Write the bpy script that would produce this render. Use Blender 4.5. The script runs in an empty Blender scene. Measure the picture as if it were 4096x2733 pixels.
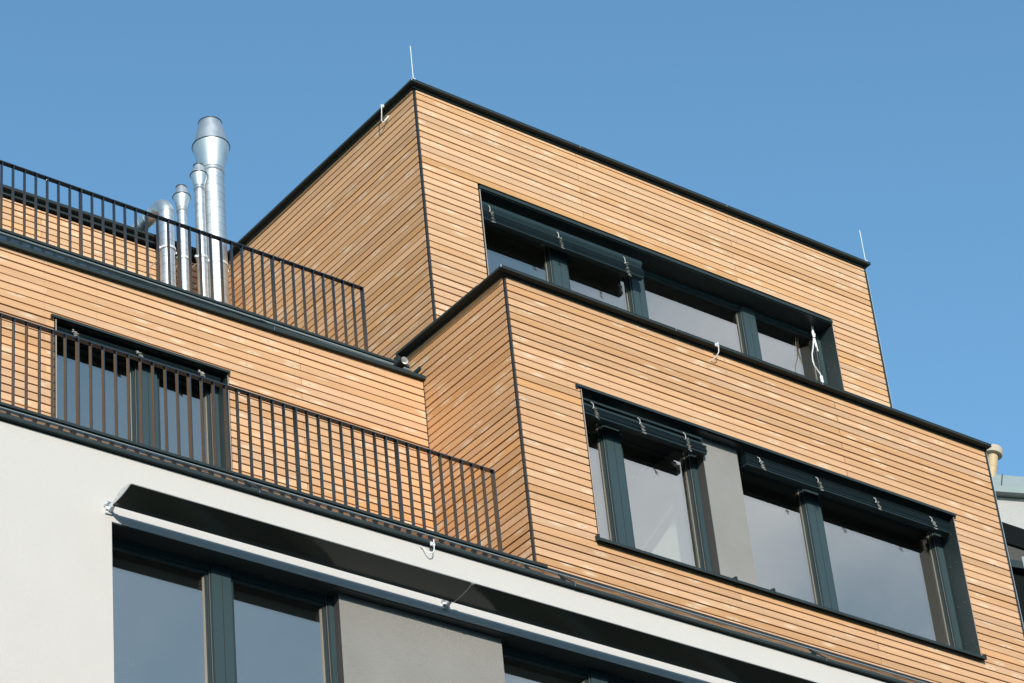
import bpy, math, random
from mathutils import Vector, Matrix
R = math.radians
rnd = random.Random(7)
S = bpy.context.scene
COL = S.collection
PITCH = 0.0961                       # spacing of the larch boards

# ------------------------------------------------------------------ materials
def nodes(name):
    m = bpy.data.materials.new(name); m.use_nodes = True
    nt = m.node_tree; nt.nodes.clear()
    out = nt.nodes.new('ShaderNodeOutputMaterial')
    return m, nt, out
def N(nt, t, **k):
    n = nt.nodes.new(t)
    for a, b in k.items():
        if a in n.inputs: n.inputs[a].default_value = b
        else: setattr(n, a, b)
    return n
def lk(nt, a, ao, b, bi): nt.links.new(a.outputs[ao], b.inputs[bi])
def math_node(nt, op, a, b=None, c=None, clamp=False):
    n = nt.nodes.new('ShaderNodeMath'); n.operation = op; n.use_clamp = clamp
    for i, v in enumerate((a, b, c)):
        if v is None: continue
        if isinstance(v, (int, float)): n.inputs[i].default_value = v
        else: nt.links.new(v, n.inputs[i])
    return n.outputs[0]
def mixc(nt, fac, a, b, blend='MIX'):
    n = nt.nodes.new('ShaderNodeMix'); n.data_type = 'RGBA'; n.blend_type = blend
    for i, v in ((0, fac), (6, a), (7, b)):
        if isinstance(v, (int, float)): n.inputs[i].default_value = v
        elif isinstance(v, tuple): n.inputs[i].default_value = v + (1,) if len(v) == 3 else v
        else: nt.links.new(v, n.inputs[i])
    return n.outputs[2]

def simple(name, col, rough=.5, metal=0., spec=.5, var=.0, vscale=3., bump=0., bscale=200., coat=0., ior=1.5):
    m, nt, out = nodes(name)
    b = N(nt, 'ShaderNodeBsdfPrincipled', Roughness=rough, Metallic=metal)
    b.inputs['Base Color'].default_value = (*col, 1)
    b.inputs['Specular IOR Level'].default_value = spec
    b.inputs['Coat Weight'].default_value = coat; b.inputs['IOR'].default_value = ior
    lk(nt, b, 0, out, 0)
    tc = N(nt, 'ShaderNodeTexCoord')
    if var:
        no = N(nt, 'ShaderNodeTexNoise', Scale=vscale, Detail=5., Roughness=.6)
        lk(nt, tc, 'Object', no, 'Vector')
        f = math_node(nt, 'MULTIPLY_ADD', no.outputs[0], 2 * var, 1 - var)
        v = N(nt, 'ShaderNodeVectorMath', operation='SCALE'); v.inputs[0].default_value = col
        nt.links.new(f, v.inputs[3]); lk(nt, v, 0, b, 'Base Color')
        r = math_node(nt, 'MULTIPLY_ADD', no.outputs[0], .25 * rough, rough * .88)
        nt.links.new(r, b.inputs['Roughness'])
    if bump:
        n2 = N(nt, 'ShaderNodeTexNoise', Scale=bscale, Detail=3.)
        lk(nt, tc, 'Object', n2, 'Vector')
        bp = N(nt, 'ShaderNodeBump', Strength=bump, Distance=.01)
        lk(nt, n2, 0, bp, 'Height'); lk(nt, bp, 0, b, 'Normal')
    return m

def wood_mat():
    m, nt, out = nodes('larch boards')
    b = N(nt, 'ShaderNodeBsdfPrincipled', Roughness=.62)
    b.inputs['Specular IOR Level'].default_value = .25
    lk(nt, b, 0, out, 0)
    uv = N(nt, 'ShaderNodeUVMap', uv_map='UVMap')
    at = N(nt, 'ShaderNodeVertexColor', layer_name='tone')
    sp = N(nt, 'ShaderNodeSeparateColor'); lk(nt, at, 0, sp, 0)
    tone, hue, rn = sp.outputs[0], sp.outputs[1], sp.outputs[2]
    base = mixc(nt, hue, (.645, .400, .236), (.592, .312, .130))
    # grain: long fine streaks running along the board
    mp = N(nt, 'ShaderNodeMapping'); mp.inputs['Scale'].default_value = (1.1, 55, 1)
    lk(nt, uv, 0, mp, 0)
    g1 = N(nt, 'ShaderNodeTexNoise', Scale=1., Detail=6., Roughness=.65, Distortion=.35); lk(nt, mp, 0, g1, 'Vector')
    mp2 = N(nt, 'ShaderNodeMapping'); mp2.inputs['Scale'].default_value = (.7, 9, 1)
    lk(nt, uv, 0, mp2, 0)
    g2 = N(nt, 'ShaderNodeTexNoise', Scale=1., Detail=4., Roughness=.6, Distortion=.6); lk(nt, mp2, 0, g2, 'Vector')
    f1 = math_node(nt, 'MULTIPLY_ADD', g1.outputs[0], .42, .79)
    f2 = math_node(nt, 'MULTIPLY_ADD', g2.outputs[0], .42, .79)
    f3 = math_node(nt, 'MULTIPLY_ADD', tone, .23, .885)
    f = math_node(nt, 'MULTIPLY', math_node(nt, 'MULTIPLY', f1, f2), f3)
    sc = N(nt, 'ShaderNodeVectorMath', operation='SCALE')
    nt.links.new(base, sc.inputs[0]); nt.links.new(f, sc.inputs[3])
    # pale flares and brown hearts of knots
    mpk = N(nt, 'ShaderNodeMapping'); mpk.inputs['Scale'].default_value = (2.1, 8.5, 1)
    lk(nt, uv, 0, mpk, 0)
    vo = N(nt, 'ShaderNodeTexVoronoi', Scale=1., voronoi_dimensions='2D'); lk(nt, mpk, 0, vo, 'Vector')
    sel = N(nt, 'ShaderNodeSeparateColor'); lk(nt, vo, 'Color', sel, 0)
    pick = math_node(nt, 'GREATER_THAN', sel.outputs[0], .52)
    flare = math_node(nt, 'MULTIPLY', math_node(nt, 'SUBTRACT', 1., math_node(nt, 'MULTIPLY', vo.outputs['Distance'], 3.6), clamp=True), pick)
    heart = math_node(nt, 'MULTIPLY', math_node(nt, 'SUBTRACT', 1., math_node(nt, 'MULTIPLY', vo.outputs['Distance'], 13.), clamp=True), pick)
    heart = math_node(nt, 'MULTIPLY', heart, math_node(nt, 'GREATER_THAN', sel.outputs[1], .45))
    c = mixc(nt, math_node(nt, 'MULTIPLY', flare, .75), sc.outputs[0], (.76, .62, .45))
    c = mixc(nt, math_node(nt, 'MULTIPLY', heart, .9, clamp=True), c, (.26, .13, .05))
    # screw heads: two rows of dots on each batten line
    tc = N(nt, 'ShaderNodeTexCoord')
    lk_c = N(nt, 'ShaderNodeUVMap', uv_map='Screws'); su = N(nt, 'ShaderNodeSeparateXYZ'); lk(nt, lk_c, 0, su, 0)
    fx = math_node(nt, 'PINGPONG', su.outputs[0], .31)
    dv = math_node(nt, 'SUBTRACT', math_node(nt, 'ABSOLUTE', math_node(nt, 'SUBTRACT', su.outputs[1], .043)), .021)
    d2 = math_node(nt, 'ADD', math_node(nt, 'MULTIPLY', fx, fx), math_node(nt, 'MULTIPLY', dv, dv))
    scr = math_node(nt, 'LESS_THAN', d2, .0055 ** 2)
    c = mixc(nt, math_node(nt, 'MULTIPLY', scr, .6), c, (.2, .14, .09))
    nt.links.new(c, b.inputs['Base Color'])
    bp = N(nt, 'ShaderNodeBump', Strength=.12, Distance=.004); lk(nt, g1, 0, bp, 'Height'); lk(nt, bp, 0, b, 'Normal')
    return m

def plaster_mat(name, col, bump=.35, sc=95., low=.08):
    m, nt, out = nodes(name)
    b = N(nt, 'ShaderNodeBsdfPrincipled', Roughness=.9)
    b.inputs['Specular IOR Level'].default_value = .12
    lk(nt, b, 0, out, 0)
    tc = N(nt, 'ShaderNodeTexCoord')
    n0 = N(nt, 'ShaderNodeTexNoise', Scale=1.6, Detail=6., Roughness=.62); lk(nt, tc, 'Object', n0, 'Vector')
    n1 = N(nt, 'ShaderNodeTexNoise', Scale=sc, Detail=4., Roughness=.7); lk(nt, tc, 'Object', n1, 'Vector')
    n2 = N(nt, 'ShaderNodeTexVoronoi', Scale=sc * 1.4); lk(nt, tc, 'Object', n2, 'Vector')
    f = math_node(nt, 'ADD', math_node(nt, 'MULTIPLY_ADD', n0.outputs[0], low, 1 - low * .55), math_node(nt, 'MULTIPLY_ADD', n1.outputs[0], .16, -.03))
    v = N(nt, 'ShaderNodeVectorMath', operation='SCALE'); v.inputs[0].default_value = col
    nt.links.new(f, v.inputs[3]); lk(nt, v, 0, b, 'Base Color')
    h = math_node(nt, 'ADD', n1.outputs[0], math_node(nt, 'MULTIPLY', n2.outputs['Distance'], .5))
    bp = N(nt, 'ShaderNodeBump', Strength=bump, Distance=.012)
    nt.links.new(h, bp.inputs['Height']); lk(nt, bp, 0, b, 'Normal')
    return m

def glass_mat(name='window glass', base=.38, k=.6):
    m, nt, out = nodes(name)
    t = N(nt, 'ShaderNodeBsdfTransparent'); t.inputs[0].default_value = (.92, .96, .93, 1)
    g = N(nt, 'ShaderNodeBsdfGlossy', Roughness=.0); g.inputs[0].default_value = (1., .88, .76, 1)
    lw = N(nt, 'ShaderNodeLayerWeight', Blend=.5)
    rf = math_node(nt, 'MULTIPLY_ADD', math_node(nt, 'POWER', lw.outputs['Facing'], 3.), k, base, clamp=True)
    tc = N(nt, 'ShaderNodeTexCoord')
    no = N(nt, 'ShaderNodeTexNoise', Scale=.9, Detail=1.); lk(nt, tc, 'Object', no, 'Vector')
    bp = N(nt, 'ShaderNodeBump', Strength=.03, Distance=.02); lk(nt, no, 0, bp, 'Height')
    lk(nt, bp, 0, g, 'Normal')
    mx = N(nt, 'ShaderNodeMixShader'); nt.links.new(rf, mx.inputs[0]); lk(nt, t, 0, mx, 1); lk(nt, g, 0, mx, 2)
    lk(nt, mx, 0, out, 0)
    return m

def apron_mat():
    m, nt, out = nodes('glossy sheet metal')
    b = N(nt, 'ShaderNodeBsdfPrincipled', Roughness=.07, IOR=1.9)
    b.inputs['Base Color'].default_value = (.011, .015, .017, 1)
    b.inputs['Specular IOR Level'].default_value = .6
    lk(nt, b, 0, out, 0)
    tc = N(nt, 'ShaderNodeTexCoord')
    mp = N(nt, 'ShaderNodeMapping'); mp.inputs['Scale'].default_value = (.9, 3, 3); lk(nt, tc, 'Object', mp, 0)
    no = N(nt, 'ShaderNodeTexNoise', Scale=1.6, Detail=2.); lk(nt, mp, 0, no, 'Vector')
    bp = N(nt, 'ShaderNodeBump', Strength=.14, Distance=.03); lk(nt, no, 0, bp, 'Height'); lk(nt, bp, 0, b, 'Normal')
    return m

def steel_mat():
    m, nt, out = nodes('galvanised steel')
    b = N(nt, 'ShaderNodeBsdfPrincipled', Metallic=.82, Roughness=.3)
    lk(nt, b, 0, out, 0)
    tc = N(nt, 'ShaderNodeTexCoord')
    no = N(nt, 'ShaderNodeTexNoise', Scale=5., Detail=5., Roughness=.6); lk(nt, tc, 'Object', no, 'Vector')
    cr = N(nt, 'ShaderNodeValToRGB'); lk(nt, no, 0, cr, 0)
    cr.color_ramp.elements[0].color = (.44, .46, .47, 1); cr.color_ramp.elements[1].color = (.64, .66, .67, 1)
    lk(nt, cr, 0, b, 'Base Color')
    nt.links.new(math_node(nt, 'MULTIPLY_ADD', no.outputs[0], .26, .33), b.inputs['Roughness'])
    return m

M = dict(
    sash=simple('dark sash metal', (.020, .032, .034), .4, var=.06),
    pole=simple('black corner profile', (.014, .015, .015), .45),
    wood=wood_mat(),
    white=plaster_mat('white render', (.575, .547, .510), .24, 80.),
    grey=plaster_mat('grey render', (.272, .262, .243), .5, 80., .34),
    grey_shade=plaster_mat('grey render with painted shade', (.075, .073, .073), .8),  # same grey render, with the shade of the pier returns put into its colour
    coping=simple('anthracite coping', (.030, .043, .046), .6, spec=.12, var=.1),
    frame=simple('anthracite window metal', (.038, .064, .070), .45, spec=.25, var=.06),
    reveal=simple('anthracite reveal sheet', (.024, .036, .038), .38, spec=.35, var=.1, vscale=4.),
    rail=simple('railing metal', (.009, .0115, .0115), .25, var=.08, ior=2.0),
    apron=apron_mat(),
    steel=steel_mat(),
    glass=glass_mat(), glass_in=glass_mat('inner window glass', .11, .4),
    seam=simple('seam shadow steel', (.20, .21, .22), .5, metal=.6),
    gasket=simple('pale glazing strip', (.25, .25, .21), .5),
    alu=simple('bright aluminium edge', (.60, .60, .58), .35, metal=.6),
    bronze=simple('bare sheet edge', (.36, .29, .24), .5),
    foil=simple('black membrane', (.012, .011, .010), .85),
    room=simple('room paint', (.17, .165, .145), .9),
    roomwhite=simple('white partition paint', (.86, .87, .84), .9),
    blind=simple('anthracite blind slats', (.018, .034, .037), .40, spec=.35, var=.06),
    cord=simple('pale cord', (.52, .50, .45), .7),
    cable=simple('white cable', (.78, .78, .76), .5),
    zinc=simple('pale zinc sheet', (.25, .29, .29), .45, var=.08),
    galv=simple('galvanised clip', (.72, .74, .75), .42, metal=.25),
    cream=simple('cream vent plastic', (.50, .36, .20), .6, var=.08, vscale=9.),
    capstone=simple('weathered vent cap', (.46, .39, .30), .8, var=.2, vscale=30.),
    visor=simple('visor sheet', (.046, .056, .046), .14, var=.1),
    plate=simple('visor end plate', (.56, .58, .57), .45, metal=.2, var=.05),
    slate=simple('dark slate strips', (.055, .050, .046), .75, var=.45, vscale=26., bump=.6, bscale=40.),
    dark=simple('dark eave boards', (.006, .008, .008), .7, spec=.05),
    nplaster=plaster_mat('neighbour render', (.40, .385, .37), .6, 40.),
    spout=simple('white pipe lining', (.74, .74, .71), .55),
    tile=simple('clay ridge tile', (.38, .20, .15), .8, var=.2, vscale=12.),
    asphalt=simple('street asphalt', (.05, .05, .052), .9, var=.25, vscale=2., bump=.4),
    roof=simple('flat roof sheet', (.10, .10, .10), .8, var=.2),
)

# ------------------------------------------------------------------ mesh builder
class MB:
    def __init__(s): s.v, s.f, s.mi, s.uv, s.sc, s.tn, s.smooth = [], [], [], [], [], [], []
    def face(s, idx, mi=0, uv=None, sc=None, tn=(.5, .3, .5), sm=False):
        s.f.append(idx); s.mi.append(mi); s.smooth.append(sm)
        s.uv.append(uv or [(0, 0)] * len(idx)); s.sc.append(sc or [(9, 9)] * len(idx)); s.tn.append(tn)
    def box(s, x0, x1, y0, y1, z0, z1, mi=0):
        n = len(s.v)
        s.v += [(x0, y0, z0), (x1, y0, z0), (x1, y1, z0), (x0, y1, z0), (x0, y0, z1), (x1, y0, z1), (x1, y1, z1), (x0, y1, z1)]
        for q in ((0, 1, 5, 4), (1, 2, 6, 5), (2, 3, 7, 6), (3, 0, 4, 7), (4, 5, 6, 7), (3, 2, 1, 0)):
            s.face([n + i for i in q], mi)
    def hexa(s, p, mi=0):        # eight corners, bottom ring then top ring, counter-clockwise from above
        n = len(s.v); s.v += [tuple(q) for q in p]
        for q in ((0, 1, 5, 4), (1, 2, 6, 5), (2, 3, 7, 6), (3, 0, 4, 7), (4, 5, 6, 7), (3, 2, 1, 0)):
            s.face([n + i for i in q], mi)
    def quad(s, pts, mi=0):
        n = len(s.v); s.v += [tuple(q) for q in pts]; s.face(list(range(n, n + len(pts))), mi)
    def extr(s, prof, x0, x1, mi=0, sm=False, caps=True, dz=0.):   # (y,z) profile swept along x (counter-clockwise seen from -X)
        n = len(s.v); k = len(prof)
        s.v += [(x0, y, z) for y, z in prof] + [(x1, y, z + dz) for y, z in prof]
        for i in range(k):
            j = (i + 1) % k
            s.face([n + i, n + j, n + k + j, n + k + i], mi, sm=sm)
        if caps:
            s.face([n + i for i in reversed(range(k))], mi); s.face([n + k + i for i in range(k)], mi)
    def tube(s, path, r, seg=10, mi=0, caps=True):
        P = [Vector(p) for p in path]; rr = r if isinstance(r, (list, tuple)) else [r] * len(P)
        t = (P[1] - P[0]).normalized(); a = Vector((0, 0, 1)) if abs(t.z) < .9 else Vector((1, 0, 0))
        u = t.cross(a).normalized(); n0 = len(s.v)
        for i, p in enumerate(P):
            if i == 0: t = P[1] - P[0]
            elif i == len(P) - 1: t = P[-1] - P[-2]
            else: t = (P[i] - P[i - 1]).normalized() + (P[i + 1] - P[i]).normalized()
            if t.length < 1e-9: t = P[i] - P[i - 1]
            t.normalize(); u = (u - t * u.dot(t)).normalized(); w = t.cross(u)
            for k in range(seg):
                an = 2 * math.pi * k / seg
                s.v.append(tuple(p + (u * math.cos(an) + w * math.sin(an)) * rr[i]))
        for i in range(len(P) - 1):
            for k in range(seg):
                a0 = n0 + i * seg + k; b0 = n0 + i * seg + (k + 1) % seg
                s.face([a0, b0, b0 + seg, a0 + seg], mi, sm=True)
        if caps:
            s.face([n0 + k for k in reversed(range(seg))], mi); s.face([n0 + (len(P) - 1) * seg + k for k in range(seg)], mi)
    def lathe(s, prof, cx, cy, seg=40, mi=0, axis=None, org=None, sm=True):   # prof: (r,z)
        n0 = len(s.v)
        for r, z in prof:
            for k in range(seg):
                an = 2 * math.pi * k / seg
                p = Vector((r * math.cos(an), r * math.sin(an), z))
                if axis is not None: p = axis @ p + Vector(org)
                else: p = p + Vector((cx, cy, 0))
                s.v.append(tuple(p))
        for i in range(len(prof) - 1):
            for k in range(seg):
                a0 = n0 + i * seg + k; b0 = n0 + i * seg + (k + 1) % seg
                s.face([a0, b0, b0 + seg, a0 + seg], mi, sm=sm)
    def build(s, name, mats, parent=None, world=True):
        me = bpy.data.meshes.new(name); me.from_pydata(s.v, [], s.f)
        for m in (mats if isinstance(mats, (list, tuple)) else [mats]): me.materials.append(m)
        me.polygons.foreach_set('material_index', s.mi)
        me.polygons.foreach_set('use_smooth', s.smooth)
        if any(u[0] != (0, 0) for u in s.uv):
            a = me.uv_layers.new(name='UVMap'); b = me.uv_layers.new(name='Screws')
            a.data.foreach_set('uv', [c for u in s.uv for q in u for c in q])
            b.data.foreach_set('uv', [c for u in s.sc for q in u for c in q])
            t = me.color_attributes.new('tone', 'FLOAT_COLOR', 'CORNER')
            t.data.foreach_set('color', [c for u, tn in zip(s.uv, s.tn) for _ in u for c in (*tn, 1.)])
        me.update(); me.set_sharp_from_angle(angle=R(28))
        o = bpy.data.objects.new(name, me); COL.objects.link(o)
        if parent is not None: attach(o, parent, world)
        return o
def attach(o, parent, world=True):
    o.parent = parent
    if world:
        q, p = Vector((0, 0, 0)), parent
        while p is not None: q += p.location; p = p.parent
        # the mesh is written in world coordinates: undo the offsets of its parents
        o.location = -q if not any(True for _ in ()) else o.location
        o.matrix_parent_inverse = Matrix.Identity(4)
def empty(name, loc, parent=None):
    o = bpy.data.objects.new(name, None); COL.objects.link(o); o.location = loc
    o.empty_display_size = .2
    if parent is not None: o.parent = parent
    return o
def tag(o, label, cat, group=None, kind=None):
    if label: o['label'] = label
    if cat: o['category'] = cat
    if group: o['group'] = group
    if kind: o['kind'] = kind
    return o

# ------------------------------------------------------------------ cladding
def clad(name, axis, f, u0, u1, zb, zt, zg, holes=(), joints=(), label=None, parent=None, seed=0, orange=.25, screw0=0.):
    """Horizontal larch boards. axis 'F': along x, facing -y at y=f.  axis 'S': along y, facing -x at x=f."""
    rn = random.Random(seed); mb = MB(); T = .026
    def board(a, b, z0, z1, tone, ro, zb0):
        ro = (rn.uniform(0, 90), rn.uniform(0, 90))
        f_ = f + rn.uniform(-.0012, .0012); d = .006
        pts = []
        for (dep, za, zc) in ((0, z0, z1), (T, z0 + d, z1 + d)):
            for u, z in ((a, za), (b, za), (b, zc), (a, zc)):
                pts.append((u, f_ + dep, z) if axis == 'F' else (f_ + dep, u, z))
        n = len(mb.v); mb.v += pts
        W = z1 - z0
        UV = lambda i: ((pts[i][0] if axis == 'F' else pts[i][1]) + ro[0], (pts[i][2] - z0) + ro[1] + (.03 if i > 3 else 0))
        SC = lambda i: ((pts[i][0] if axis == 'F' else pts[i][1]) - screw0, pts[i][2] - zb0)
        fl = ((0, 1, 2, 3), (0, 4, 5, 1), (3, 2, 6, 7), (0, 3, 7, 4), (1, 5, 6, 2))
        for k, q in enumerate(fl):
            q = q if axis == 'F' else tuple(reversed(q))
            mb.face([n + i for i in q], 0, [UV(i) for i in q], [SC(i) for i in q] if k == 0 else None, tone)
    k = 0
    while True:
        zc = zg - k * PITCH
        top = min(zt, zc + PITCH) if k else zt
        g0 = .0178 / 2 + rn.uniform(-.0018, .0022)
        z1 = (zt if k == 0 else zc + PITCH - g_prev); z0 = zc + g0; g_prev = g0
        if z1 < zb: break
        if z1 - z0 < .004: k += 1; continue
        z0c = max(z0, zb)
        cuts = [u0] + sorted(j for i, j in enumerate(joints) if (i + k) % 2 == 0 and u0 + .2 < j < u1 - .2) + [u1]
        for a, b in zip(cuts[:-1], cuts[1:]):
            tone = (min(1, max(0, rn.gauss(.5, .26))), min(1, max(0, rn.gauss(orange, .16) + (.45 if rn.random() < .08 else 0))), rn.random())
            ro = 0
            e = .0038
            segs = [(a + (e if a != u0 else 0), b - (e if b != u1 else 0), z0c, z1)]
            for (h0, h1, hz0, hz1) in holes:
                new = []
                for (p, q, c0, c1) in segs:
                    if q <= h0 or p >= h1 or c1 <= hz0 or c0 >= hz1: new.append((p, q, c0, c1)); continue
                    if p < h0: new.append((p, h0, c0, c1))
                    if q > h1: new.append((h1, q, c0, c1))
                    if c1 > hz1 + .006: new.append((max(p, h0), min(q, h1), hz1, c1))
                    if c0 < hz0 - .006: new.append((max(p, h0), min(q, h1), c0, hz0))
                segs = new
            for (p, q, c0, c1) in segs: board(p, q, c0, c1, tone, ro, z0)
        k += 1
    o = mb.build(name, M['wood'], parent)
    if label: o['label'] = label
    return o

def sheet(mb, axis, f0, f1, u0, u1, z0, z1, holes=(), mi=0):
    """wall slab f0..f1 thick with rectangular holes (u0,u1,z0,z1)"""
    us = sorted({u0, u1, *[h[0] for h in holes], *[h[1] for h in holes]}); us = [u for u in us if u0 <= u <= u1]
    zs = sorted({z0, z1, *[h[2] for h in holes], *[h[3] for h in holes]}); zs = [z for z in zs if z0 <= z <= z1]
    for a, b in zip(us[:-1], us[1:]):
        run = None
        for c, d in list(zip(zs[:-1], zs[1:])) + [(None, None)]:
            solid = c is not None and not any(h[0] - 1e-6 <= a and b <= h[1] + 1e-6 and h[2] - 1e-6 <= c and d <= h[3] + 1e-6 for h in holes)
            if solid: run = (run[0], d) if run else (c, d)
            elif run:
                if axis == 'F': mb.box(a, b, f0, f1, run[0], run[1], mi)
                else: mb.box(f0, f1, a, b, run[0], run[1], mi)
                run = None

# ------------------------------------------------------------------ the apartment building
XL, YB, XR = 17.165, 20.0, 24.73          # bay: left face, front face, right end
TXL, TYF, TXR = 17.229, 21.363, 24.72     # top storey
YM = 21.58                                # set-back middle front
YW = 19.69                                # white rendered front
YK = 25.77                                # rear timber front
bld = empty('apartment_building', (17., 22., -1.65))
tag(bld, 'stepped apartment block clad in larch boards above a white rendered storey', 'building')

HA = (18.083, 23.897, 18.9, 20.985)       # window openings in the boards: x0,x1,z0,z1
HB = (18.092, 23.893, 15.31, 17.300)
HC = (12.392, 14.522, 14.9, 17.226)
top_f = clad('timber_cladding', 'F', TYF, TXL + .036, TXR, 18.45, 22.092, 22.0474, [HA], [19.7379, 22.26], 'front boards of the top storey', bld, 1, .22, 18.02)
clad('timber_cladding', 'S', TXL, TYF + .03, 30.9, 18.40, 22.092, 22.0474, [], [], 'side boards of the top storey', bld, 2, .52, 21.45)
bay_f = clad('timber_cladding', 'F', YB, XL + .036, XR, 14.735, 18.447, 18.3644, [HB], [20.1004, 22.1595, 20.1, 22.1488], 'front boards of the bay', bld, 3, .30, 17.30)
clad('timber_cladding', 'S', XL, YB + .03, 21.90, 14.70, 18.447, 18.3644, [], [], 'side boards of the bay', bld, 4, .56, 20.12)
mid_f = clad('timber_cladding', 'F', YM, 5.1, XL - .006, 14.60, 17.945, 17.8347, [HC], [12.3022, 9.4, 12.3022, 15.4665], 'boards of the set-back middle storey', bld, 5, .30, 12.28)
clad('timber_cladding', 'F', YK, 5.1, TXL - .004, 19.6, 22.11, 22.0779, [], [14.62, 12.1], 'boards of the rear wall behind the upper railing', bld, 6, .22, 15.78)

# black membrane and structure behind the boards
mb = MB()
sheet(mb, 'F', TYF + .045, TYF + .2, TXL + .05, TXR - .01, 18.3, 22.09, [HA])
mb.box(TXL + .045, TXL + .2, TYF + .2, 31., 18.3, 22.09)
mb.box(TXR - .16, TXR - .01, TYF + .2, 31., 14., 22.09)
sheet(mb, 'F', YB + .045, YB + .2, XL + .05, XR - .01, 14.45, 18.44, [HB])
mb.box(XL + .045, XL + .2, YB + .2, 24., 14.45, 18.44)
mb.box(XR - .16, XR - .01, YB + .2, 31., 14.45, 18.44)
sheet(mb, 'F', YM + .045, YM + .2, 5.12, XL + .04, 14.4, 17.94, [HC])
mb.box(5.12, TXL + .04, YK + .045, YK + .2, 18.2, 22.10)
mb.build('wall_core', M['foil'], bld)
mb = MB()
mb.box(TXL + .05, TXR - .02, TYF + .06, 31., 22.04, 22.085)
mb.box(XL + .06, XR - .02, YB + .06, 24.5, 18.30, 18.39)
mb.box(6., XL + .03, YM + .30, YK + .04, 18.02, 18.13)
mb.box(6., XL + .03, YW + .25, YM + .04, 14.40, 14.52)
mb.box(6., TXL - .01, YK + .21, 31., 22.0, 22.09)
mb.build('roof_deck', M['roof'], bld)

# corner and edge trims
def corner(x, y, z0, z1):
    mb = MB(); mb.box(x + .004, x + .030, y + .004, y + .030, z0, z1); mb.box(x + .013, x + .019, y - .004, y + .004, z0, z1, 1)
    return mb.build('corner_trim', [M['pole'], M['rail']], bld)
corner(TXL, TYF, 18.4, 22.09); corner(XL, YB, 14.72, 18.445)
mb = MB(); mb.box(XL - .012, XL - .004, YM - .004, YM + .03, 14.5, 17.93); mb.build('corner_trim', M['foil'], bld)
for x, y, z0, z1 in ((TXR, TYF, 18.4, 22.07), (XR, YB, 13.0, 18.43)):
    mb = MB(); mb.box(x + .003, x + .036, y - .004, y + .20, z0, z1); mb.box(x + .036, x + .040, y - .006, y + .03, z0, z1, 1)
    mb.build('edge_trim', [M['coping'], M['galv']], bld)

# folded roof-edge copings
def coping(xl, yf, xr, zs, yend, oL, oF, oR, h, trim, inner=.35, left=True, right=True, xseams=(), dz=0.):
    mb = MB(); x0, x1, y0 = xl - oL, xr + oR, yf - oF
    def z(x): return zs + dz * (x - x0)
    def bar(xa, xb, ya, yb, c, d):
        mb.hexa([(xa, ya, z(xa) + c), (xb, ya, z(xb) + c), (xb, yb, z(xb) + c), (xa, yb, z(xa) + c), (xa, ya, z(xa) + d), (xb, ya, z(xb) + d), (xb, yb, z(xb) + d), (xa, yb, z(xa) + d)])
    # front fascia with a slightly sloping top sheet, soffit, and the trim that closes on the boards
    mb.hexa([(x0, y0, z(x0)), (x1, y0, z(x1)), (x1, yf + inner, z(x1)), (x0, yf + inner, z(x0)),
             (x0, y0, z(x0) + h), (x1, y0, z(x1) + h), (x1, yf + inner, z(x1) + h - .012), (x0, yf + inner, z(x0) + h - .012)])
    bar(x0 - .003 if left else x0, x1 + .003, y0 - .003, y0, h - .004, h + .003)
    bar(xl - .018 if left else xl, xr + .03, yf - .02, yf + .03, -trim, 0)
    if left:
        mb.box(x0, xl + inner, yf + inner, yend, zs, zs + h - .002)
        mb.box(xl - .018, xl + .03, yf + .03, yend, zs - trim, zs)
        mb.box(x0 - .004, x0 + .006, y0 - .004, y0 + .006, zs + .002, zs + h + .006, 1)
    if right: mb.box(xr - inner, x1, yf + inner, yend, z(x1) + .001, z(x1) + h - .002)
    for xs in xseams:
        bar(xs, xs + .07, y0 - .002, y0, .002, h + .004)
        mb.box(xs - .004, xs, y0 - .005, y0, z(xs) + .002, z(xs) + h + .006, 1)
    return mb.build('roof_coping', [M['coping'], M['alu']], bld)
coping(TXL, TYF, TXR, 22.126, 31., .085, .089, .057, .032, .033, xseams=(19.75, 22.2))
coping(XL, YB, XR, 18.4712, 21.92, .105, .10, .04, .031, .025, xseams=(19.6, 21.9))
rear = coping(5.1, YK, TXL - .06, 21.9462, 31., 0, .085, 0, .034, .055, left=False, right=False, dz=.0163)
rear.location.z += .117
mb = MB(); mb.box(XL - .10, XL + .03, 21.88, 21.97, 18.29, 18.466); mb.box(XL - .02, XL + .02, 21.6, 21.88, 18.13, 18.17)
mb.build('coping_end', M['coping'], bld)

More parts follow.
